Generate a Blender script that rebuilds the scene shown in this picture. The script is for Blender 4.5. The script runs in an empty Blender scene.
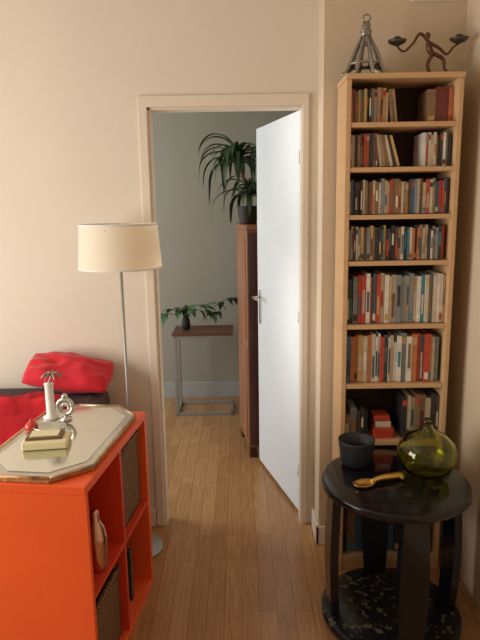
import bpy, bmesh, math, random
from mathutils import Vector, Matrix, noise
random.seed(7)
sc = bpy.context.scene
sc.view_settings.view_transform = 'Standard'

# ------------------------------------------------------------------ materials
def mat(name, col, rough=0.6, metal=0.0, var=0.0, scale=8.0, bump=0.0, bscale=60.0, trans=0.0, ior=1.45, coat=0.0, stretch=None, spec=None, sheen=0.0):
    m = bpy.data.materials.new(name); m.use_nodes = True
    nt = m.node_tree; b = nt.nodes['Principled BSDF']
    b.inputs['Base Color'].default_value = (*col, 1)
    b.inputs['Roughness'].default_value = rough
    b.inputs['Metallic'].default_value = metal
    b.inputs['Transmission Weight'].default_value = trans
    b.inputs['IOR'].default_value = ior
    b.inputs['Coat Weight'].default_value = coat
    b.inputs['Sheen Weight'].default_value = sheen
    if spec is not None: b.inputs['Specular IOR Level'].default_value = spec
    tc = nt.nodes.new('ShaderNodeTexCoord'); mp = nt.nodes.new('ShaderNodeMapping')
    nt.links.new(tc.outputs['Object'], mp.inputs['Vector'])
    if stretch: mp.inputs['Scale'].default_value = stretch
    if var > 0:
        n = nt.nodes.new('ShaderNodeTexNoise'); n.inputs['Scale'].default_value = scale; n.inputs['Detail'].default_value = 5
        nt.links.new(mp.outputs[0], n.inputs['Vector'])
        r = nt.nodes.new('ShaderNodeValToRGB')
        r.color_ramp.elements[0].position = .3; r.color_ramp.elements[1].position = .7
        r.color_ramp.elements[0].color = (*[max(0, c * (1 - var)) for c in col], 1)
        r.color_ramp.elements[1].color = (*[min(1, c * (1 + var)) for c in col], 1)
        nt.links.new(n.outputs['Fac'], r.inputs[0]); nt.links.new(r.outputs[0], b.inputs['Base Color'])
    if bump > 0:
        n2 = nt.nodes.new('ShaderNodeTexNoise'); n2.inputs['Scale'].default_value = bscale
        nt.links.new(mp.outputs[0], n2.inputs['Vector'])
        bp = nt.nodes.new('ShaderNodeBump'); bp.inputs['Strength'].default_value = bump; bp.inputs['Distance'].default_value = .01
        nt.links.new(n2.outputs['Fac'], bp.inputs['Height']); nt.links.new(bp.outputs[0], b.inputs['Normal'])
    return m

def wicker_mat(name, c1, c2):
    m = mat(name, c1, .7); nt = m.node_tree; b = nt.nodes['Principled BSDF']
    tc = nt.nodes.new('ShaderNodeTexCoord')
    w1 = nt.nodes.new('ShaderNodeTexWave'); w1.bands_direction = 'Z'; w1.inputs['Scale'].default_value = 28; w1.inputs['Distortion'].default_value = 1.5
    w2 = nt.nodes.new('ShaderNodeTexWave'); w2.bands_direction = 'Y'; w2.inputs['Scale'].default_value = 16; w2.inputs['Distortion'].default_value = 1.0
    mu = nt.nodes.new('ShaderNodeMath'); mu.operation = 'MULTIPLY'
    nt.links.new(tc.outputs['Object'], w1.inputs[0]); nt.links.new(tc.outputs['Object'], w2.inputs[0])
    nt.links.new(w1.outputs['Fac'], mu.inputs[0]); nt.links.new(w2.outputs['Fac'], mu.inputs[1])
    r = nt.nodes.new('ShaderNodeValToRGB'); r.color_ramp.elements[0].color = (*c2, 1); r.color_ramp.elements[1].color = (*c1, 1)
    r.color_ramp.elements[1].position = .6
    nt.links.new(mu.outputs[0], r.inputs[0]); nt.links.new(r.outputs[0], b.inputs['Base Color'])
    bp = nt.nodes.new('ShaderNodeBump'); bp.inputs['Strength'].default_value = .8; bp.inputs['Distance'].default_value = .01
    nt.links.new(mu.outputs[0], bp.inputs['Height']); nt.links.new(bp.outputs[0], b.inputs['Normal'])
    return m

def floor_mat(name, rotz, c1, c2):
    m = mat(name, c1, .26); nt = m.node_tree; b = nt.nodes['Principled BSDF']
    tc = nt.nodes.new('ShaderNodeTexCoord'); mp = nt.nodes.new('ShaderNodeMapping'); mp.inputs['Rotation'].default_value = (0, 0, rotz)
    nt.links.new(tc.outputs['Object'], mp.inputs[0])
    br = nt.nodes.new('ShaderNodeTexBrick'); nt.links.new(mp.outputs[0], br.inputs['Vector'])
    br.inputs['Scale'].default_value = 1; br.inputs['Brick Width'].default_value = .55; br.inputs['Row Height'].default_value = .07
    br.inputs['Mortar Size'].default_value = .0009; br.inputs['Bias'].default_value = 0
    br.inputs['Color1'].default_value = (*c1, 1); br.inputs['Color2'].default_value = (*c2, 1); br.inputs['Mortar'].default_value = (.16, .07, .028, 1)
    br.offset = .37
    mp2 = nt.nodes.new('ShaderNodeMapping'); mp2.inputs['Scale'].default_value = (3, 45, 1); nt.links.new(mp.outputs[0], mp2.inputs[0])
    n = nt.nodes.new('ShaderNodeTexNoise'); n.inputs['Scale'].default_value = 2.2; n.inputs['Detail'].default_value = 6; nt.links.new(mp2.outputs[0], n.inputs[0])
    r = nt.nodes.new('ShaderNodeValToRGB'); r.color_ramp.elements[0].color = (.72, .68, .62, 1); r.color_ramp.elements[1].color = (1.12, 1.12, 1.12, 1)
    r.color_ramp.elements[0].position = .3; r.color_ramp.elements[1].position = .7
    nt.links.new(n.outputs['Fac'], r.inputs[0])
    mx = nt.nodes.new('ShaderNodeMixRGB'); mx.blend_type = 'MULTIPLY'; mx.inputs[0].default_value = .8
    nt.links.new(br.outputs['Color'], mx.inputs[1]); nt.links.new(r.outputs[0], mx.inputs[2]); nt.links.new(mx.outputs[0], b.inputs['Base Color'])
    return m

def speck_mat(name):
    m = mat(name, (.01, .01, .011), .2, spec=.4); nt = m.node_tree; b = nt.nodes['Principled BSDF']
    tc = nt.nodes.new('ShaderNodeTexCoord'); n = nt.nodes.new('ShaderNodeTexNoise'); n.inputs['Scale'].default_value = 42; n.inputs['Detail'].default_value = 3
    nt.links.new(tc.outputs['Object'], n.inputs[0])
    r = nt.nodes.new('ShaderNodeValToRGB'); e = r.color_ramp.elements
    e[0].position = .57; e[0].color = (.010, .010, .011, 1); e[1].position = .64; e[1].color = (.11, .09, .045, 1)
    e2 = e.new(.74); e2.color = (.06, .10, .09, 1)
    nt.links.new(n.outputs['Fac'], r.inputs[0]); nt.links.new(r.outputs[0], b.inputs['Base Color']); return m

M = dict(
 wall=mat('wall_paint', (.73, .66, .55), .85, var=.03, scale=2.0, bump=.05, bscale=120),
 wall2=mat('wall_paint_shaded', (.64, .52, .37), .85, var=.03, scale=2.0, bump=.05, bscale=120),  # wall paint turned tanner; hue shift of the light painted into it
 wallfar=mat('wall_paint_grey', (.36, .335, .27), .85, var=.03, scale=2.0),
 ceil=mat('ceiling_paint', (.8, .76, .7), .9, var=.02),
 trim=mat('trim_paint', (.74, .65, .53), .55, var=.02),
 white=mat('door_paint', (.82, .84, .85), .5, var=.01),
 bboard=mat('baseboard_paint', (.40, .41, .39), .5, var=.02),
 floor1=floor_mat('parquet', math.pi / 2, (.50, .275, .12), (.40, .205, .080)),
 pine=mat('pine_wood', (.61, .39, .20), .5, var=.06, scale=3, stretch=(1, 1, 10)),
 pineh=mat('pine_wood_shelf', (.61, .39, .20), .5, var=.06, scale=3, stretch=(1, 10, 10)),
 backp=mat('back_panel_shade', (.045, .022, .012), .8, var=.15),  # back panel darkened: the shelf interior's shade is put into its colour
 orange=mat('orange_lacquer', (.86, .115, .022), .42, var=.03, bump=.12, bscale=250),
 orangein=mat('orange_lacquer_shaded', (.66, .05, .015), .45, var=.05),  # darker, redder copy of the lacquer, with the unit's shadow in the colour
 wick=wicker_mat('wicker', (.42, .24, .10), (.10, .045, .015)),
 mirror=mat('mirror_glass', (.76, .79, .72), .12, metal=1, var=.03),
 silver=mat('aged_silver', (.60, .58, .52), .3, metal=.9, var=.15),
 frame=mat('aged_gilt_edge', (.52, .42, .27), .35, metal=.7, var=.3, scale=20),
 gold=mat('gilt_wood', (.46, .24, .09), .45, metal=.2, var=.5, scale=30, bump=.4),
 red=mat('red_fabric', (.56, .010, .022), .85, var=.15, bump=.2, bscale=200, sheen=.2),
 red2=mat('crimson_fabric', (.46, .010, .018), .9, var=.25, bump=.3, bscale=120),
 sofa=mat('brown_fabric', (.075, .042, .045), .9, var=.2, bump=.3),
 grey=mat('brushed_grey_metal', (.36, .35, .33), .5, metal=.5, var=.05),
 dgrey=mat('dark_metal', (.10, .095, .085), .42, metal=.8, var=.2),
 pewter=mat('pewter', (.34, .32, .28), .38, metal=.9, var=.2),
 bronze=mat('bronze', (.14, .075, .045), .4, metal=.8, var=.2),
 copper=mat('copper', (.62, .36, .25), .25, metal=1, var=.1),
 brass=mat('brass', (.65, .42, .13), .3, metal=1, var=.1),
 nickel=mat('satin_nickel', (.62, .58, .50), .35, metal=1, var=.05),
 black=mat('black_lacquer', (.006, .006, .007), .14, var=.3, spec=.45, bump=.02, bscale=20),
 speck=speck_mat('black_lacquer_flecked'),
 pot=mat('dark_ceramic', (.018, .021, .026), .5, var=.2),
 leaf=mat('leaf_green', (.038, .080, .030), .45, var=.35, scale=10),
 leaf2=mat('pothos_green', (.07, .14, .06), .45, var=.35, scale=10),
 terr=mat('dark_planter', (.04, .03, .025), .6, var=.2),
 soil=mat('soil', (.03, .02, .015), .95, var=.3, bump=.5),
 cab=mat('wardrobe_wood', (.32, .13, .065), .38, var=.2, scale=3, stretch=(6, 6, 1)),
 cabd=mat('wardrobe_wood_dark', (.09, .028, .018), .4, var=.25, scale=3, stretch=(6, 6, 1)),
 ttop=mat('table_wood', (.16, .065, .035), .45, var=.25, scale=4, stretch=(1, 8, 1)),
 wax=mat('white_wax', (.8, .79, .74), .5, var=.03),
 cream=mat('cream_soap', (.78, .70, .42), .55, var=.05),
 choc=mat('brown_book', (.17, .10, .05), .5, var=.1),
 skin_red=mat('red_glass', (.6, .04, .02), .2, coat=.5, var=.1),
 plastic=mat('vent_plastic', (.78, .72, .6), .6, var=.02),
)
def glass(name, col, rough=.03, ior=1.45):
    return mat(name, col, rough, trans=1, ior=ior)
M['glass'] = glass('olive_glass', (.70, .76, .12))
M['clear'] = glass('clear_glass', (.9, .93, .93))
m = bpy.data.materials.new('lampshade_fabric'); m.use_nodes = True; nt = m.node_tree
b = nt.nodes['Principled BSDF']; b.inputs['Base Color'].default_value = (.95, .88, .73, 1); b.inputs['Roughness'].default_value = .8
tr = nt.nodes.new('ShaderNodeBsdfTranslucent'); tr.inputs[0].default_value = (1, .92, .74, 1)
mx = nt.nodes.new('ShaderNodeMixShader'); mx.inputs[0].default_value = .4
nt.links.new(b.outputs[0], mx.inputs[1]); nt.links.new(tr.outputs[0], mx.inputs[2]); nt.links.new(mx.outputs[0], nt.nodes['Material Output'].inputs[0])
M['shade'] = m
SP = []
for i, c in enumerate([(.48, .06, .035), (.46, .36, .24), (.04, .04, .045), (.24, .15, .08), (.06, .13, .20), (.58, .50, .38), (.50, .17, .06), (.09, .06, .05), (.22, .25, .25), (.55, .36, .14), (.16, .035, .03), (.05, .22, .28), (.34, .22, .13), (.70, .66, .58)]):
    M['sp%d' % i] = mat('media_spine_%d' % i, c, .35, var=.15, scale=30); SP.append('sp%d' % i)

# ------------------------------------------------------------------ builder
class B:
    def __init__(s, name):
        s.name = name; s.bm = bmesh.new(); s.mats = []
    def mi(s, k):
        if k not in s.mats: s.mats.append(k)
        return s.mats.index(k)
    def add(s, bm, k, T=None, smooth=False):
        i = s.mi(k)
        if T is not None: bm.transform(T)
        for f in bm.faces: f.material_index = i; f.smooth = smooth
        me = bpy.data.meshes.new('t'); bm.to_mesh(me); bm.free()
        s.bm.from_mesh(me); bpy.data.meshes.remove(me)
    def box(s, c, d, k, rz=0, bev=0, T=None, seg=2, rx=0, ry=0):
        bm = bmesh.new(); bmesh.ops.create_cube(bm, size=1)
        bmesh.ops.scale(bm, vec=d, verts=bm.verts)
        if bev: bmesh.ops.bevel(bm, geom=bm.edges[:], offset=bev, segments=seg, profile=.5, affect='EDGES')
        X = Matrix.Translation(c) @ Matrix.Rotation(rz, 4, 'Z') @ Matrix.Rotation(ry, 4, 'Y') @ Matrix.Rotation(rx, 4, 'X')
        s.add(bm, k, (T @ X) if T else X)
    def box2(s, a, b_, k, bev=0, T=None):
        s.box([(a[i] + b_[i]) / 2 for i in range(3)], [abs(b_[i] - a[i]) for i in range(3)], k, bev=bev, T=T)
    def lathe(s, prof, c, k, seg=40, T=None, smooth=True, sc=(1, 1, 1)):
        bm = bmesh.new(); rings = []
        for r, z in prof:
            if r < 1e-5: rings.append([bm.verts.new((0, 0, z))])
            else: rings.append([bm.verts.new((r * math.cos(2 * math.pi * j / seg), r * math.sin(2 * math.pi * j / seg), z)) for j in range(seg)])
        for a, b_ in zip(rings, rings[1:]):
            for j in range(seg):
                j2 = (j + 1) % seg
                if len(a) == 1 and len(b_) == 1: continue
                if len(a) == 1: bm.faces.new((a[0], b_[j2], b_[j]))
                elif len(b_) == 1: bm.faces.new((a[j], a[j2], b_[0]))
                else: bm.faces.new((a[j], a[j2], b_[j2], b_[j]))
        X = Matrix.Translation(c) @ Matrix.Diagonal((*sc, 1))
        bmesh.ops.recalc_face_normals(bm, faces=bm.faces[:])
        s.add(bm, k, (T @ X) if T else X, smooth)
    def tube(s, pts, rad, k, seg=10, T=None, sub=4):
        P = [Vector(p) for p in pts]
        R = rad if isinstance(rad, (list, tuple)) else [rad] * len(P)
        if sub > 1 and len(P) > 2:
            Q = []; RR = []
            for i in range(len(P) - 1):
                p0 = P[max(i - 1, 0)]; p1 = P[i]; p2 = P[i + 1]; p3 = P[min(i + 2, len(P) - 1)]
                for j in range(sub):
                    t = j / sub
                    Q.append(.5 * ((2 * p1) + (p2 - p0) * t + (2 * p0 - 5 * p1 + 4 * p2 - p3) * t * t + (3 * p1 - p0 - 3 * p2 + p3) * t ** 3))
                    RR.append(R[i] * (1 - t) + R[i + 1] * t)
            Q.append(P[-1]); RR.append(R[-1]); P, R = Q, RR
        bm = bmesh.new(); rings = []
        t0 = (P[1] - P[0]).normalized(); up = Vector((0, 0, 1)) if abs(t0.z) < .9 else Vector((1, 0, 0))
        n = t0.cross(up).normalized()
        for i, p in enumerate(P):
            t = (P[min(i + 1, len(P) - 1)] - P[max(i - 1, 0)]).normalized()
            n = (n - t * n.dot(t)).normalized(); bb = t.cross(n)
            rings.append([bm.verts.new(p + (n * math.cos(2 * math.pi * j / seg) + bb * math.sin(2 * math.pi * j / seg)) * R[i]) for j in range(seg)])
        for a, b_ in zip(rings, rings[1:]):
            for j in range(seg):
                bm.faces.new((a[j], a[(j + 1) % seg], b_[(j + 1) % seg], b_[j]))
        bm.faces.new(rings[0][::-1]); bm.faces.new(rings[-1])
        bmesh.ops.recalc_face_normals(bm, faces=bm.faces[:])
        s.add(bm, k, T, True)
    def ball(s, c, r, k, sc=(1, 1, 1), T=None):
        bm = bmesh.new(); bmesh.ops.create_uvsphere(bm, u_segments=20, v_segments=12, radius=r)
        X = Matrix.Translation(c) @ Matrix.Diagonal((*sc, 1)); s.add(bm, k, (T @ X) if T else X, True)
    def prism(s, poly, z0, z1, k, T=None, bev=0):
        bm = bmesh.new(); vs = [bm.verts.new((x, y, z0)) for x, y in poly]; f = bm.faces.new(vs)
        r = bmesh.ops.extrude_face_region(bm, geom=[f])
        for v in r['geom']:
            if isinstance(v, bmesh.types.BMVert): v.co.z = z1
        bmesh.ops.recalc_face_normals(bm, faces=bm.faces[:])
        if bev: bmesh.ops.bevel(bm, geom=bm.edges[:], offset=bev, segments=2, profile=.5, affect='EDGES')
        s.add(bm, k, T)
    def grid(s, fn, nu, nv, k, T=None, closed=False):
        bm = bmesh.new(); g = [[bm.verts.new(fn(i / nu, j / nv)) for j in range(nv + 1)] for i in range(nu + 1)]
        for i in range(nu):
            for j in range(nv): bm.faces.new((g[i][j], g[i + 1][j], g[i + 1][j + 1], g[i][j + 1]))
        s.add(bm, k, T, True)
    def done(s, T=None):
        me = bpy.data.meshes.new(s.name)
        xs = [v.co for v in s.bm.verts]
        mn = Vector((min(v.x for v in xs), min(v.y for v in xs), min(v.z for v in xs))); mxv = Vector((max(v.x for v in xs), max(v.y for v in xs), max(v.z for v in xs)))
        o = Vector(((mn.x + mxv.x) / 2, (mn.y + mxv.y) / 2, mn.z))
        s.bm.transform(Matrix.Translation(-o)); s.bm.to_mesh(me); s.bm.free()
        for k in s.mats: me.materials.append(M[k])
        ob = bpy.data.objects.new(s.name, me); ob.location = o; sc.collection.objects.link(ob); return ob

# ------------------------------------------------------------------ room shell
H = 2.55; WY = 2.68
b = B('floor'); b.box2((-2.6, -2.2, -.05), (.93, WY, 0), 'floor1'); b.box2((-2.6, WY, -.05), (1.6, 4.75, 0), 'floor1'); b.done()
b = B('ceiling'); b.box2((-2.6, -2.2, H), (1.6, 4.75, H + .05), 'ceil'); b.done()
b = B('wall_back_left'); b.box2((-2.6, WY, 0), (-.40, WY + .07, H), 'wall'); b.done()
b = B('wall_back_top'); b.box2((-.40, WY, 2.02), (.295, WY + .07, H), 'wall'); b.done()
b = B('wall_back_right'); b.box2((.295, WY, 0), (.93, WY + .07, H), 'wall'); b.done()
b = B('wall_alcove'); b.box2((.358, 2.5, 0), (.93, WY, H), 'wall2'); b.done()
b = B('wall_right'); b.box2((.93, -2.2, 0), (1.0, WY + .07, H), 'wall2'); b.done()
b = B('wall_left')
wy0, wy1 = .3, 2.1
b.box2((-2.67, -2.2, 0), (-2.6, wy0, H), 'wall'); b.box2((-2.67, wy1, 0), (-2.6, WY, H), 'wall'); b.box2((-2.67, wy0, 0), (-2.6, wy1, .6), 'wall'); b.box2((-2.67, wy0, 2.3), (-2.6, wy1, H), 'wall'); b.done()
b = B('window_1')
for y0, y1 in ((wy0, wy0 + .05), (1.175, 1.225), (wy1 - .05, wy1)): b.box2((-2.66, y0, .6), (-2.61, y1, 2.3), 'white')
b.box2((-2.66, wy0 + .05, .6), (-2.61, wy1 - .05, .66), 'white'); b.box2((-2.66, wy0 + .05, 2.24), (-2.61, wy1 - .05, 2.3), 'white'); b.done()
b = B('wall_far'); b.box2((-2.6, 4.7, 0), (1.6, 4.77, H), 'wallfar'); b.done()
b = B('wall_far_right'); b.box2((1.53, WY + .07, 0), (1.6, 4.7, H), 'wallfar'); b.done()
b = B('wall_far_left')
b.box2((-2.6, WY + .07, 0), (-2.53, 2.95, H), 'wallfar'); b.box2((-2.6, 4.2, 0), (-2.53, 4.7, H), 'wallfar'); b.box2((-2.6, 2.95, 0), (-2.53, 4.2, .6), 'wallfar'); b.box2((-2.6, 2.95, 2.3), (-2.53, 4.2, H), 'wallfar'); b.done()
b = B('window_2')
for y0, y1 in ((2.95, 3.0), (3.55, 3.6), (4.15, 4.2)): b.box2((-2.59, y0, .6), (-2.54, y1, 2.3), 'white')
b.box2((-2.59, 3.0, .6), (-2.54, 4.15, .66), 'white'); b.box2((-2.59, 3.0, 2.24), (-2.54, 4.15, 2.3), 'white'); b.done()
b = B('baseboard_far'); b.box2((-2.53, 4.683, 0), (1.53, 4.7, .135), 'bboard', bev=.003); b.done()
b = B('baseboard_back'); b.box2((-2.6, WY - .014, 0), (-.44, WY, .09), 'trim', bev=.003); b.done()
b = B('baseboard_alcove'); b.box2((.344, 2.486, 0), (.93, 2.5, .09), 'trim', bev=.003); b.box2((.344, 2.486, 0), (.358, WY, .09), 'trim', bev=.003); b.done()
b = B('trim_1')
for x0, x1 in ((-.437, -.395), (.290, .320)):
    b.box2((x0, WY - .012, 0), (x1, WY, 2.062), 'trim', bev=.004)
b.box2((-.437, WY - .013, 2.015), (.320, WY, 2.064), 'trim', bev=.004)
b.box2((-.402, WY, 0), (-.385, WY + .075, 2.02), 'trim'); b.box2((.287, WY, 0), (.297, WY + .070, 2.02), 'trim'); b.box2((-.40, WY, 2.005), (.295, WY + .075, 2.022), 'trim'); b.done()
b = B('trim_vent'); b.box2((.70, 2.485, 2.37), (.88, 2.5, 2.5), 'plastic', bev=.004)
for i in range(5): b.box2((.715, 2.481, 2.39 + i * .021), (.865, 2.487, 2.40 + i * .021), 'plastic')
b.done()

# ------------------------------------------------------------------ door
hx, hy = .290, WY + .080; fx, fy = .108, 3.40
L = math.hypot(fx - hx, fy - hy); ang = math.atan2(fy - hy, fx - hx)
T = Matrix.Translation((hx, hy, 0)) @ Matrix.Rotation(ang, 4, 'Z')
b = B('door_1')
b.box((L / 2, -.02, 1.015), (L, .04, 1.99), 'white', bev=.003, T=T)
b.box((L - .05, .003, 1.00), (.030, .006, .20), 'nickel', bev=.002, T=T)
b.tube([(L - .05, .005, 1.06), (L - .05, .040, 1.06), (L - .065, .048, 1.06), (L - .14, .048, 1.058)], .0065, 'nickel', T=T)
b.box((L - .05, -.043, 1.00), (.030, .006, .20), 'nickel', bev=.002, T=T)
b.tube([(L - .05, -.045, 1.06), (L - .05, -.080, 1.06), (L - .065, -.088, 1.06), (L - .14, -.088, 1.058)], .0065, 'nickel', T=T)
b.box((L + .001, -.02, 1.03), (.003, .022, .16), 'nickel', T=T)
for z in (.25, 1.05, 1.8): b.tube([(.004, .002, z - .03), (.004, .002, z + .03)], .005, 'white', T=T)
b.done()

# ------------------------------------------------------------------ bookcase
x0, x1, yf, yb = .412, .852, 2.28, 2.478
b = B('bookcase')
b.box2((x0, yf, 0), (x0 + .02, yb, 2.04), 'pine', bev=.002); b.box2((x1 - .02, yf, 0), (x1, yb, 2.04), 'pine', bev=.002)
b.box2((x0 - .003, yf - .003, 2.04), (x1 + .003, yb, 2.060), 'pineh', bev=.002)
shelves = [1.883, 1.718, 1.538, 1.357, 1.10, .85, .60, .35, .07]
for z in shelves: b.box2((x0 + .02, yf + .002, z - .016), (x1 - .02, yb - .006, z + .002), 'pineh', bev=.0015)
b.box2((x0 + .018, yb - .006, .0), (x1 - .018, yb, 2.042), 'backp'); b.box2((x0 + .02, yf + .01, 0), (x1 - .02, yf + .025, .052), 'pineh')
b.done()
b = B('cd_and_dvd_collection')
def row(z, xa, xb, h, w=(.008, .014), dp=.120, pal=None, hv=.0, yo=.024, dv=.014):
    x = xa
    while x < xb - .006:
        ww = random.uniform(*w); ww = min(ww, xb - x)
        hh = h + random.uniform(-hv, hv); k = random.choice(pal or SP); y0 = yf + yo + random.uniform(0, dv)
        if random.random() < .08: hh *= .9
        b.box((x + ww / 2, y0 + dp / 2, z + .003 + hh / 2), (ww - .0010, dp, hh), k, ry=0)
        q = random.random()
        if q < .45:
            b.box((x + ww / 2, y0 - .0004, z + .003 + hh * random.uniform(.3, .6)), (ww * .55, .001, hh * random.uniform(.3, .6)), random.choice(SP))
        elif q < .75:
            b.box((x + ww / 2, y0 - .0004, z + .003 + hh * random.choice((.12, .85))), (ww * .75, .001, hh * .14), random.choice(('sp13', 'sp0', 'sp2', 'sp11', 'sp9')))
        x += ww
def leaner(z, x, h, a, k, w=.011, dp=.125):
    Tm = Matrix.Translation((x, yf + .03 + dp / 2, z + .003)) @ Matrix.Rotation(a, 4, 'Y')
    b.box((-w / 2 if a > 0 else w / 2, 0, h / 2), (w, dp, h), k, T=Tm)
X0, X1 = x0 + .022, x1 - .022
CD = ['sp3', 'sp7', 'sp8', 'sp1', 'sp9', 'sp12', 'sp6', 'sp2', 'sp5', 'sp3', 'sp0', 'sp12', 'sp13']
row(1.885, X0, X0 + .15, .122, pal=CD, hv=.004); leaner(1.885, X0 + .155, .12, -.10, 'sp3'); leaner(1.885, X0 + .170, .12, -.13, 'sp12')
row(1.885, X1 - .10, X1, .125, w=(.03, .05), pal=['sp10', 'sp3', 'sp7', 'sp6'], hv=.012, yo=.04)
row(1.720, X0, X0 + .11, .122, pal=CD, hv=.004)
for i in range(6): leaner(1.720, X0 + .118 + i * .0135, .12, -.14 - .03 * i, ['sp1', 'sp12', 'sp3', 'sp5', 'sp2', 'sp9'][i])
row(1.720, X1 - .115, X1, .121, pal=['sp5', 'sp13', 'sp3', 'sp8', 'sp2'], hv=.006)
row(1.540, X0, X1, .128, hv=.008, pal=CD + ['sp11', 'sp4'])
row(1.359, X0, X1 - .01, .128, hv=.008, pal=CD + ['sp11', 'sp7', 'sp2'])
row(1.102, X0, X0 + .025, .18, w=(.012, .014), pal=['sp2']); row(1.102, X0 + .025, X1, .195, w=(.010, .020), hv=.008, dp=.14, pal=['sp5', 'sp13', 'sp8', 'sp11', 'sp1', 'sp0', 'sp9', 'sp4', 'sp13', 'sp6', 'sp11'])
row(.852, X0, X1 - .008, .195, w=(.009, .022), hv=.010, dp=.14, pal=['sp0', 'sp1', 'sp5', 'sp13', 'sp8', 'sp6', 'sp9', 'sp13', 'sp5', 'sp4'])
row(.602, X0, X0 + .10, .125, w=(.014, .03), pal=['sp7', 'sp2', 'sp3', 'sp8'], hv=.02)
b.box2((X0 + .125, yf + .03, .603), (X0 + .21, yf + .14, .65), 'sp0', bev=.003); b.box2((X0 + .135, yf + .035, .65), (X0 + .20, yf + .13, .675), 'sp5', bev=.003); b.box2((X0 + .128, yf + .04, .675), (X0 + .195, yf + .12, .70), 'sp0', bev=.003)
row(.602, X1 - .155, X1, .18, w=(.014, .03), pal=['sp5', 'sp2', 'sp8', 'sp1', 'sp3', 'sp7'], hv=.015)
row(.352, X0, X1, .19, w=(.02, .04), pal=['sp7', 'sp2', 'sp10', 'sp3', 'sp7'], hv=.02)
row(.072, X0, X1, .2, w=(.02, .04), pal=['sp7', 'sp2', 'sp4', 'sp3', 'sp6'], hv=.03)
b.done()

# objects on top of the bookcase
BT = 2.0605
b = B('glass_bell_sculpture')
c = (.500, 2.375, BT)
b.lathe([(0, .205), (.012, .203), (.018, .19), (.016, .175), (.020, .165), (.019, .15), (0, .148)], c, 'pewter', sc=(1, .8, 1))
b.lathe([(.016, .15), (.026, .13), (.038, .10), (.052, .06), (.066, .025), (.070, .02), (.067, .02), (.050, .056), (.036, .096), (.024, .126), (.014, .147), (.016, .15)], c, 'clear', sc=(1, .8, 1))
rg = [(c[0] + .014 * math.cos(a), c[1], c[2] + .215 + .014 * math.sin(a)) for a in [i * math.pi / 8 for i in range(17)]]
b.tube(rg, .0035, 'pewter', sub=1)
for z, r_ in ((.17, .021), (.125, .027)): b.lathe([(r_ - .004, z - .004), (r_ + .002, z), (r_ - .004, z + .004)], c, 'pewter', sc=(1, .8, 1))
for i in range(8):
    a = 2 * math.pi * i / 8 + .2; ca, sa = math.cos(a), math.sin(a) * .8
    b.tube([(c[0] + ca * .016, c[1] + sa * .016, c[2] + .15), (c[0] + ca * .044, c[1] + sa * .044, c[2] + .095), (c[0] + ca * .064, c[1] + sa * .064, c[2] + .045), (c[0] + ca * .084, c[1] + sa * .084, c[2] + .008), (c[0] + ca * .093, c[1] + sa * .093, c[2] + .018)], [.005, .0075, .0085, .007, .003], 'pewter')
b.tube([(c[0] + .062 * math.cos(t), c[1] + .050 * math.sin(t), c[2] + .05) for t in [i * math.pi / 12 for i in range(25)]], .005, 'pewter', sub=1)
b.done()
b = B('figurine_candelabrum')
c = Vector((.752, 2.375, BT)); V = lambda x, y, z: tuple(c + Vector((x, y, z)))
b.lathe([(0, 0), (.032, 0), (.032, .006), (.024, .011), (0, .012)], tuple(c), 'dgrey')
b.tube([V(.004, 0, .010), V(-.012, 0, .045), V(.006, 0, .085)], [.005, .007, .008], 'bronze')
b.tube([V(.012, 0, .085), V(.048, 0, .065), V(.052, -.005, .03), V(.064, -.008, .022)], [.008, .007, .005, .003], 'bronze')
b.tube([V(.008, 0, .08), V(-.008, 0, .105), V(-.012, 0, .13)], [.010, .012, .008], 'bronze')
b.ball(V(-.016, 0, .150), .011, 'bronze', sc=(1, 1, 1.2))
b.tube([V(-.012, 0, .13), V(-.045, 0, .158), V(-.07, 0, .125), V(-.105, 0, .095), V(-.132, 0, .115)], [.006, .006, .005, .004, .004], 'bronze')
b.tube([V(-.012, 0, .128), V(.03, 0, .106), V(.06, 0, .083), V(.085, 0, .108), V(.105, 0, .120)], [.006, .006, .005, .004, .004], 'bronze')
for x, z in ((-.132, .115), (.105, .120)):
    b.lathe([(0, 0), (.012, .002), (.032, .012), (.036, .020), (.030, .018), (.014, .012), (.013, .032), (.010, .032), (.010, .012), (0, .012)], V(x, 0, z), 'dgrey')
b.done()

# ------------------------------------------------------------------ round black side table
tx, ty, tr_, th = .558, 1.965, .265, .59
b = B('round_side_table')
b.lathe([(0, th - .032), (tr_ - .012, th - .032), (tr_, th - .026), (tr_, th - .008), (tr_ - .003, th - .002), (tr_ - .008, th), (0, th)], (tx, ty, 0), 'black', seg=96)
b.lathe([(0, th - .06), (tr_ - .05, th - .06), (tr_ - .045, th - .032), (0, th - .032)], (tx, ty, 0), 'black', seg=60)
b.lathe([(0, .03), (tr_ - .015, .03), (tr_ - .005, .036), (tr_ - .005, .056), (tr_ - .015, .062), (0, .062)], (tx, ty, 0), 'speck', seg=80)
b.lathe([(0, .0), (tr_ - .06, .0), (tr_ - .055, .03), (0, .03)], (tx, ty, 0), 'black', seg=60)
for i in range(4):
    a = i * math.pi / 2 - math.pi / 2 + .05
    T = Matrix.Translation((tx, ty, 0)) @ Matrix.Rotation(a, 4, 'Z')
    bm = bmesh.new(); n = 14; ring = []
    for j in range(n + 1):
        t = j / n; z = .06 + t * (th - .095)
        w = .044 + .012 * math.sin(math.pi * (1 - t)); r = tr_ - .045 + .010 * math.sin(math.pi * t); d = .015
        ring.append([bm.verts.new(p) for p in ((r - d, -w, z), (r + d, -w * .92, z), (r + d, w * .92, z), (r - d, w, z))])
    for p, q in zip(ring, ring[1:]):
        for j in range(4): bm.faces.new((p[j], p[(j + 1) % 4], q[(j + 1) % 4], q[j]))
    bm.faces.new(ring[0][::-1]); bm.faces.new(ring[-1]); bmesh.ops.recalc_face_normals(bm, faces=bm.faces[:])
    b.add(bm, 'black', T)
b.done()
b = B('ceramic_bowl')
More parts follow.
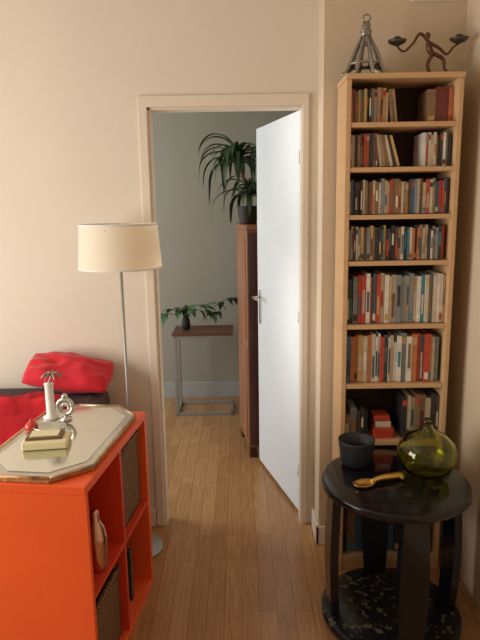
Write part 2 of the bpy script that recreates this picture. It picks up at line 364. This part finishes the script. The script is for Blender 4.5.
b.lathe([(0, 0), (.052, 0), (.060, .01), (.064, .05), (.070, .095), (.070, .1), (.066, .1), (.058, .05), (.052, .015), (0, .012)], (.443, 2.10, th + .001), 'pot', seg=48); b.done()
b = B('glass_vase')
pr = [(0, 0), (.05, 0), (.085, .022), (.105, .06), (.108, .085), (.098, .12), (.07, .15), (.035, .168), (.020, .180), (.017, .198), (.025, .212)]
inn = [(.0215, .212), (.0135, .198), (.0165, .178), (.033, .164), (.067, .146), (.094, .118), (.104, .085), (.101, .061), (.082, .026), (.05, .008), (0, .008)]
b.lathe(pr + inn, (.683, 2.0, th + .001), 'glass', seg=64); b.done()
b = B('brass_scoop')
T = Matrix.Translation((.492, 1.93, th + .001)) @ Matrix.Rotation(.35, 4, 'Z') @ Matrix.Scale(1.12, 4)
b.lathe([(0, 0), (.02, .002), (.028, .014), (.026, .014), (.018, .005), (0, .004)], (-.055, 0, 0), 'brass', T=T, sc=(1.4, .9, 1))
b.tube([(-.03, 0, .012), (.0, 0, .018), (.04, 0, .016), (.085, 0, .013)], [.007, .010, .012, .013], 'brass', T=T); b.tube([(.075, -.012, .008), (.092, 0, .010), (.075, .014, .008)], .008, 'brass', T=T)
b.done()

# ------------------------------------------------------------------ orange shelf unit
ux, uy = -.4685, 1.588; rot = -math.radians(7.0)
U = Matrix.Translation((ux, uy, 0)) @ Matrix.Rotation(rot, 4, 'Z')
UL, UD, UH = .65, .42, .768; t = .028; tsd = .018; ti = .018
b = B('orange_cube_shelf')
b.box2((-UD, 0, UH - t), (0, UL, UH), 'orange', bev=.002, T=U); b.box2((-UD, 0, 0), (0, UL, t), 'orange', bev=.002, T=U)
b.box2((-UD, 0, t), (0, tsd, UH - t), 'orange', T=U); b.box2((-UD, UL - t, t), (0, UL, UH - t), 'orange', T=U)
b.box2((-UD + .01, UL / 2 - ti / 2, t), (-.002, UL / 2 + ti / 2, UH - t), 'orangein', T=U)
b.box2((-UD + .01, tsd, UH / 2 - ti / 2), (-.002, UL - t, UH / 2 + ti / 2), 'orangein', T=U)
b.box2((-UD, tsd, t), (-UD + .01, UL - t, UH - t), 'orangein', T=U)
b.done()
zc = UH / 2 + ti / 2
def basket(name, ya, yb_, za, zb):
    b = B(name); xa, xb = -.36, -.025; w = .012
    b.box2((xa, ya, za), (xb, yb_, za + w), 'wick', T=U)
    b.box2((xb - w, ya, za), (xb, yb_, zb), 'wick', T=U, bev=.004); b.box2((xa, ya, za), (xa + w, yb_, zb), 'wick', T=U, bev=.004)
    b.box2((xa, ya, za), (xb, ya + w, zb), 'wick', T=U, bev=.004); b.box2((xa, yb_ - w, za), (xb, yb_, zb), 'wick', T=U, bev=.004)
    for p, q in (((xa, ya), (xb, ya)), ((xb, ya), (xb, yb_)), ((xb, yb_), (xa, yb_)), ((xa, yb_), (xa, ya))):
        b.tube([(p[0], p[1], zb), (q[0], q[1], zb)], .009, 'wick', T=U)
    b.done()
basket('wicker_basket', UL / 2 + .025, UL - t - .015, zc + .001, UH - t - .045)
basket('wicker_basket.001', tsd + .015, UL / 2 - .025, t + .001, .30)
b = B('cocktail_shaker')
b.lathe([(0, 0), (.030, 0), (.034, .01), (.037, .10), (.037, .120), (.034, .126), (.031, .148), (.019, .170), (.016, .176), (.016, .20), (.011, .211), (0, .212)], tuple(U @ Vector((-.042, .155, zc + .001))), 'copper'); b.done()
b = B('book_stack')
for i in range(5): b.box2((-.28, UL / 2 + .03 + i * .03, t + .001), (-.04 - .01 * (i % 2), UL / 2 + .056 + i * .03, t + .24 - .02 * (i % 3)), ['sp7', 'sp2', 'sp10'][i % 3], T=U, bev=.002)
b.done()

# tray
TT = U @ Matrix.Translation((-.200, .335, UH + .001))
def octo(a, l, c): return [(a, -l + c), (a, l - c), (a - c, l), (-a + c, l), (-a, l - c), (-a, -l + c), (-a + c, -l), (a - c, -l)]
b = B('mirror_tray')
b.prism(octo(.185, .325, .10), 0, .012, 'gold', T=TT, bev=.002)
b.prism(octo(.180, .318, .098), .012, .017, 'silver', T=TT, bev=.001)
b.prism(octo(.155, .290, .088), .017, .0195, 'mirror', T=TT, bev=.0008)
o1 = octo(.183, .323, .099)
for i in range(8):
    p, q = o1[i], o1[(i + 1) % 8]
    b.tube([(p[0], p[1], .016), (q[0], q[1], .016)], .0055, 'gold' if i in (5, 6) else 'frame', T=TT)
b.done()
tz = .0205
inv = TT.inverted()
def wl(x, y): v = inv @ Vector((x, y, .8)); return v.x, v.y
lx, ly = wl(-.667, 1.86)
b = B('soap_box')
Tb = TT @ Matrix.Translation((lx, ly, tz)) @ Matrix.Rotation(.25, 4, 'Z')
b.box((0, 0, .014), (.15, .095, .028), 'cream', bev=.006, T=Tb); b.box((-.005, .01, .033), (.12, .075, .008), 'choc', bev=.002, T=Tb); b.box((-.005, .01, .038), (.095, .055, .004), 'cream', bev=.001, T=Tb); b.done()
lx, ly = wl(-.735, 2.12)
b = B('palm_candle_holder')
Tc = TT @ Matrix.Translation((lx, ly, tz))
b.lathe([(0, 0), (.028, 0), (.030, .006), (.016, .012), (.016, .13), (.019, .138), (0, .14)], (0, 0, 0), 'wax', T=Tc)
b.tube([(0, 0, .138), (.006, 0, .155), (.014, 0, .170)], .003, 'pewter', T=Tc)
for i in range(7):
    a = 2 * math.pi * i / 7; ca, sa = math.cos(a), math.sin(a)
    b.tube([(.014, 0, .168), (.014 + .014 * ca, .014 * sa, .181), (.014 + .028 * ca, .028 * sa, .174), (.014 + .042 * ca, .042 * sa, .160)], [.002, .004, .0035, .0008], 'pewter', T=Tc)
b.done()
lx, ly = wl(-.672, 2.10)
b = B('glass_ornament')
Tc = TT @ Matrix.Translation((lx, ly, tz))
b.lathe([(0, 0), (.022, 0), (.024, .006), (.006, .012), (.005, .02), (0, .021)], (0, 0, 0), 'silver', T=Tc)
ring = [(.03 * math.cos(a), 0, .052 + .03 * math.sin(a)) for a in [i * math.pi / 10 for i in range(21)]]
b.tube(ring, .008, 'silver', T=Tc, sub=1); b.ball((0, 0, .052), .02, 'clear', sc=(1, .4, 1), T=Tc); b.ball((0, 0, .092), .012, 'silver', T=Tc)
b.done()
lx, ly = wl(-.70, 1.99)
b = B('silver_dish')
b.lathe([(0, 0), (.03, 0), (.05, .012), (.055, .018), (.05, .017), (.028, .005), (0, .005)], (0, 0, 0), 'silver', T=TT @ Matrix.Translation((lx, ly, tz)), sc=(1.2, .8, 1)); b.done()
lx, ly = wl(-.765, 1.99)
b = B('red_trinket_box')
Tc = TT @ Matrix.Translation((lx, ly, tz)); b.lathe([(0, 0), (.018, 0), (.024, .01), (.024, .022), (.015, .032), (.005, .036), (.005, .042), (0, .044)], (0, 0, 0), 'skin_red', T=Tc); b.done()

# ------------------------------------------------------------------ sofa, pillow, blanket
b = B('sofa')
b.box2((-2.3, 2.34, .12), (-.62, 2.655, .42), 'sofa', bev=.03); b.box2((-2.3, 1.75, .12), (-.95, 2.34, .42), 'sofa', bev=.03)
b.box2((-2.25, 2.37, .40), (-.62, 2.65, .76), 'sofa', bev=.05)
b.box2((-2.28, 1.78, .41), (-1.62, 2.38, .52), 'sofa', bev=.04); b.box2((-1.62, 1.78, .41), (-.97, 2.38, .52), 'sofa', bev=.04)
for x in (-2.2, -1.05):
    for y in (1.85, 2.58): b.tube([(x, y, 0), (x, y, .13)], .022, 'black')
b.tube([(-.75, 2.55, 0), (-.75, 2.55, .13)], .022, 'black')
b.done()
def pillow(name, w, l, h, T, k):
    b = B(name)
    for sgn in (1, -1):
        def fn(u, v, sgn=sgn):
            x = 2 * u - 1; y = 2 * v - 1
            e = max(0, (1 - abs(x) ** 2.2)) ** .5 * max(0, (1 - abs(y) ** 2.2)) ** .5
            px = x * (1 - .05 * (1 - y * y)) * (1 - .10 * y * y); py = y * (1 - .06 * (1 - x * x)) * (1 - .16 * x * x)
            z = sgn * h * e + (.02 * noise.noise(Vector((x * 3, y * 3, sgn)))) * e
            return (px * w, py * l, z + .012 * math.sin(x * 5 + y * 3) * e)
        b.grid(fn, 30, 30, k)
    bmesh.ops.remove_doubles(b.bm, verts=b.bm.verts[:], dist=.0005); bmesh.ops.recalc_face_normals(b.bm, faces=b.bm.faces[:]); b.bm.transform(T); b.done()
pillow('throw_pillow', .205, .115, .055, Matrix.Translation((-.785, 2.548, .848)) @ Matrix.Rotation(.14, 4, 'Y') @ Matrix.Rotation(.50, 4, 'X'), 'red')
b = B('red_blanket')
path = [(2.44, .768), (2.41, .775), (2.38, .785), (2.345, .785), (2.325, .76), (2.318, .70), (2.315, .60), (2.312, .545)]
def fn(u, v):
    x = -1.40 + .62 * u; s_ = v * (len(path) - 1); i = min(int(s_), len(path) - 2); f_ = s_ - i
    y = path[i][0] * (1 - f_) + path[i + 1][0] * f_; z = path[i][1] * (1 - f_) + path[i + 1][1] * f_
    n_ = abs(noise.noise(Vector((x * 7, v * 3, 0)))) * .05 + abs(noise.noise(Vector((x * 18, v * 5, 3)))) * .015
    return (x + .02 * v, y - n_ * .45, z + n_ * (1.0 if v < .6 else .2))
b.grid(fn, 60, 44, 'red2'); o = b.done(); md = o.modifiers.new('th', 'SOLIDIFY'); md.thickness = .006; md.offset = 1

# ------------------------------------------------------------------ floor lamp
lx, ly = -.507, 2.47
b = B('floor_lamp')
b.lathe([(0, 0), (.12, 0), (.125, .004), (.125, .014), (.118, .02), (.02, .024), (.012, .04), (0, .04)], (lx, ly, 0), 'grey', seg=60)
b.tube([(lx, ly, .02), (lx, ly, 1.42)], .0065, 'grey'); b.lathe([(0, 0), (.018, 0), (.018, .06), (0, .06)], (lx, ly, 1.36), 'wax')
b.ball((lx, ly, 1.455), .03, 'wax', sc=(1, 1, 1.2))
b.lathe([(.176, 1.330), (.163, 1.516)], (lx, ly, 0), 'shade', seg=80)
b.lathe([(.1745, 1.330), (.1775, 1.330), (.1773, 1.336), (.1743, 1.336), (.1745, 1.330)], (lx, ly, 0), 'wax', seg=80)
b.lathe([(.1615, 1.510), (.1645, 1.510), (.1640, 1.517), (.1613, 1.517), (.1615, 1.510)], (lx, ly, 0), 'wax', seg=80)
for i in range(3):
    a = i * 2 * math.pi / 3 + .4; b.tube([(lx, ly, 1.40), (lx + .165 * math.cos(a), ly + .165 * math.sin(a), 1.495)], .002, 'grey')
b.done()

# ------------------------------------------------------------------ far room
ca_ = Matrix.Translation((.047, 3.46, 0)) @ Matrix.Rotation(math.radians(8.5), 4, 'Z')
b = B('wardrobe')
W, D, HH = .50, .40, 1.475
b.box2((0, 0, .07), (W, D, HH - .03), 'cab', T=ca_, bev=.004)
b.box2((-.008, -.012, HH - .03), (W + .008, D + .008, HH), 'cab', T=ca_, bev=.006)
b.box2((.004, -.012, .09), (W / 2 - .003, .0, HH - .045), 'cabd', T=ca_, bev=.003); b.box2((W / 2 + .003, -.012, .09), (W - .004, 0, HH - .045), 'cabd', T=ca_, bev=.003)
b.box2((-.004, .05, .12), (0, D - .05, .70), 'cab', T=ca_, bev=.0015); b.box2((-.004, .05, .76), (0, D - .05, HH - .08), 'cab', T=ca_, bev=.0015)
for x in (W / 2 - .03, W / 2 + .03): b.ball((x, -.022, .80), .01, 'brass', T=ca_)
for x in (.03, W - .03):
    for y in (.03, D - .03): b.box((x, y, .035), (.045, .045, .07), 'cabd', T=ca_)
b.done()
def strap(b, p, az, L_, w, up, droop, k, seg=14, zmin=-9):
    ca, sa = math.cos(az), math.sin(az); pts = []; x = 0; z = 0; ang = up
    for i in range(seg + 1):
        pts.append((x, z)); x += math.cos(ang) * L_ / seg; z += math.sin(ang) * L_ / seg; ang = max(-1.5, ang - droop / seg * (1 + i / seg))
    bm = bmesh.new(); prev = None
    for i, (x, z) in enumerate(pts):
        t = i / seg; ww = w * min(1, .55 + t * 2.5) * (1 - t ** 3) + .0006
        q = [bm.verts.new((p[0] + ca * x - sa * s_ * ww, p[1] + sa * x + ca * s_ * ww, max(zmin, p[2] + z + abs(s_) * ww * .45))) for s_ in (-1, 0, 1)]
        if prev:
            for j in range(2): bm.faces.new((prev[j], prev[j + 1], q[j + 1], q[j]))
        prev = q
    b.add(bm, k, None, True)
b = B('potted_dracaena')
px, py, pz = .060, 3.66, HH + .001
b.lathe([(0, 0), (.050, 0), (.054, .01), (.066, .10), (.070, .11), (.062, .11), (.058, .095), (0, .095)], (px, py, pz), 'terr')
b.lathe([(0, .092), (.056, .092), (.0, .10)], (px, py, pz), 'soil')
b.tube([(px, py, pz + .09), (px - .012, py, pz + .22), (px - .060, py, pz + .39)], .011, 'choc')
b.tube([(px + .02, py, pz + .09), (px + .02, py + .01, pz + .19)], .010, 'choc')
for hd, n, ll in (((px - .060, py, pz + .385), 40, .47), ((px + .02, py + .01, pz + .19), 24, .37)):
    for i in range(n):
        az = i * 2.4 + random.uniform(-.2, .2); f_ = i / n
        lf = 1.0
        if math.cos(az) > .2: lf = .58
        if math.sin(az) < -.3: lf = min(lf, .60)
        strap(b, (hd[0], hd[1], hd[2] + .03 * f_ - .03), az, lf * ll * random.uniform(.75, 1.05), random.uniform(.014, .021), .40 + 1.08 * f_, random.uniform(1.8, 2.5), 'leaf', zmin=pz + .004)
b.done()

b = B('side_table')
sx0, sx1, sy0, sy1, sz = -.515, -.055, 4.24, 4.54, .655
b.box2((sx0, sy0, sz - .022), (sx1, sy1, sz), 'ttop', bev=.003)
r = .012
def bar(p, q): b.box2([min(p[i], q[i]) - r for i in range(3)], [max(p[i], q[i]) + r for i in range(3)], 'grey', bev=.002)
xa, xb, ya, yb2 = sx0 + .02, sx1 - .02, sy0 + .02, sy1 - .02
for y in (ya, yb2): bar((xa, y, r), (xa, y, sz - .034)); bar((xa, y, r), (xb, y, r)); bar((xa, y, sz - .034), (xb, y, sz - .034))
bar((xa, ya, r), (xa, yb2, r)); bar((xb, ya, r), (xb, yb2, r)); bar((xa, ya, sz - .034), (xa, yb2, sz - .034)); bar((xb, ya, sz - .034), (xb, yb2, sz - .034))
b.done()
b = B('pothos_in_vase')
vx, vy, vz = -.42, 4.40, sz + .001
b.lathe([(0, 0), (.028, 0), (.034, .03), (.030, .07), (.020, .095), (.022, .11), (.018, .11), (.017, .095), (.026, .07), (0, .01)], (vx, vy, vz), 'pot')
def hleaf(p, az, tilt, s_):
    bm = bmesh.new(); out = [(0, 0), (.25, .38), (.5, .48), (.8, .42), (1.1, .25), (1.5, 0)]; n = len(out)
    mid = [bm.verts.new((x, 0, -.12 * x * x)) for x, _ in out]
    for sg in (1, -1):
        ed = [mid[0]] + [bm.verts.new((x - .12, y * sg, .10 - .12 * x * x)) for x, y in out[1:-1]] + [mid[-1]]
        for i in range(n - 1):
            vs = [mid[i], mid[i + 1], ed[i + 1], ed[i]]; u_ = []
            for v_ in vs:
                if v_ not in u_: u_.append(v_)
            if len(u_) > 2: bm.faces.new(u_ if sg == 1 else u_[::-1])
    b.add(bm, 'leaf2', Matrix.Translation(p) @ Matrix.Rotation(az, 4, 'Z') @ Matrix.Rotation(tilt, 4, 'Y') @ Matrix.Scale(s_, 4), True)
for pts in ([(0, 0, .09), (.03, 0, .18), (.14, -.02, .19), (.26, -.03, .21), (.36, -.04, .25)], [(0, 0, .09), (-.03, 0, .15), (-.09, -.02, .16), (-.15, -.03, .13)], [(0, 0, .09), (.04, -.03, .16), (.14, -.06, .15), (.22, -.08, .14)]):
    P = [(vx + p[0], vy + p[1], vz + p[2]) for p in pts]; b.tube(P, .003, 'leaf2')
    for i, p in enumerate(P[1:]):
        for j in range(4): hleaf((p[0] + random.uniform(-.04, .04), p[1] + random.uniform(-.02, .02), p[2] + random.uniform(-.01, .015)), random.uniform(0, 6.28), random.uniform(-.1, 1.1), random.uniform(.045, .068))
b.done()

# ------------------------------------------------------------------ lights
def area(name, loc, rot_, sx, sy, e, col):
    l = bpy.data.lights.new(name, 'AREA'); l.shape = 'RECTANGLE'; l.size = sx; l.size_y = sy; l.energy = e; l.color = col
    o = bpy.data.objects.new(name, l); o.location = loc; o.rotation_euler = rot_; sc.collection.objects.link(o)
area('window_light_main', (-2.55, 1.2, 1.30), (0, math.radians(-90), 0), 1.3, 1.7, 66, (1, .955, .90))
area('window_light_far', (-2.48, 3.58, 1.45), (0, math.radians(-90), 0), 1.6, 1.15, 44, (.86, .94, 1))
w = bpy.data.worlds.new('World'); sc.world = w; w.use_nodes = True
w.node_tree.nodes['Background'].inputs[0].default_value = (1, .81, .62, 1); w.node_tree.nodes['Background'].inputs[1].default_value = .34

# ------------------------------------------------------------------ camera
p = math.radians(11); rl = .016
r0 = Vector((1, 0, 0)); u0 = Vector((0, math.sin(p), math.cos(p))); fwd = Vector((0, math.cos(p), -math.sin(p)))
rr = (r0 - rl * u0).normalized(); uu = (u0 + rl * r0).normalized()
mm = Matrix(((rr.x, uu.x, -fwd.x, 0), (rr.y, uu.y, -fwd.y, 0), (rr.z, uu.z, -fwd.z, 1.575), (0, 0, 0, 1)))
cam = bpy.data.cameras.new('camera'); cam.sensor_fit = 'VERTICAL'; cam.sensor_height = 24; cam.lens = 577 / 640 * 24; cam.clip_start = .02
co = bpy.data.objects.new('camera', cam); co.matrix_world = mm; sc.collection.objects.link(co); sc.camera = co
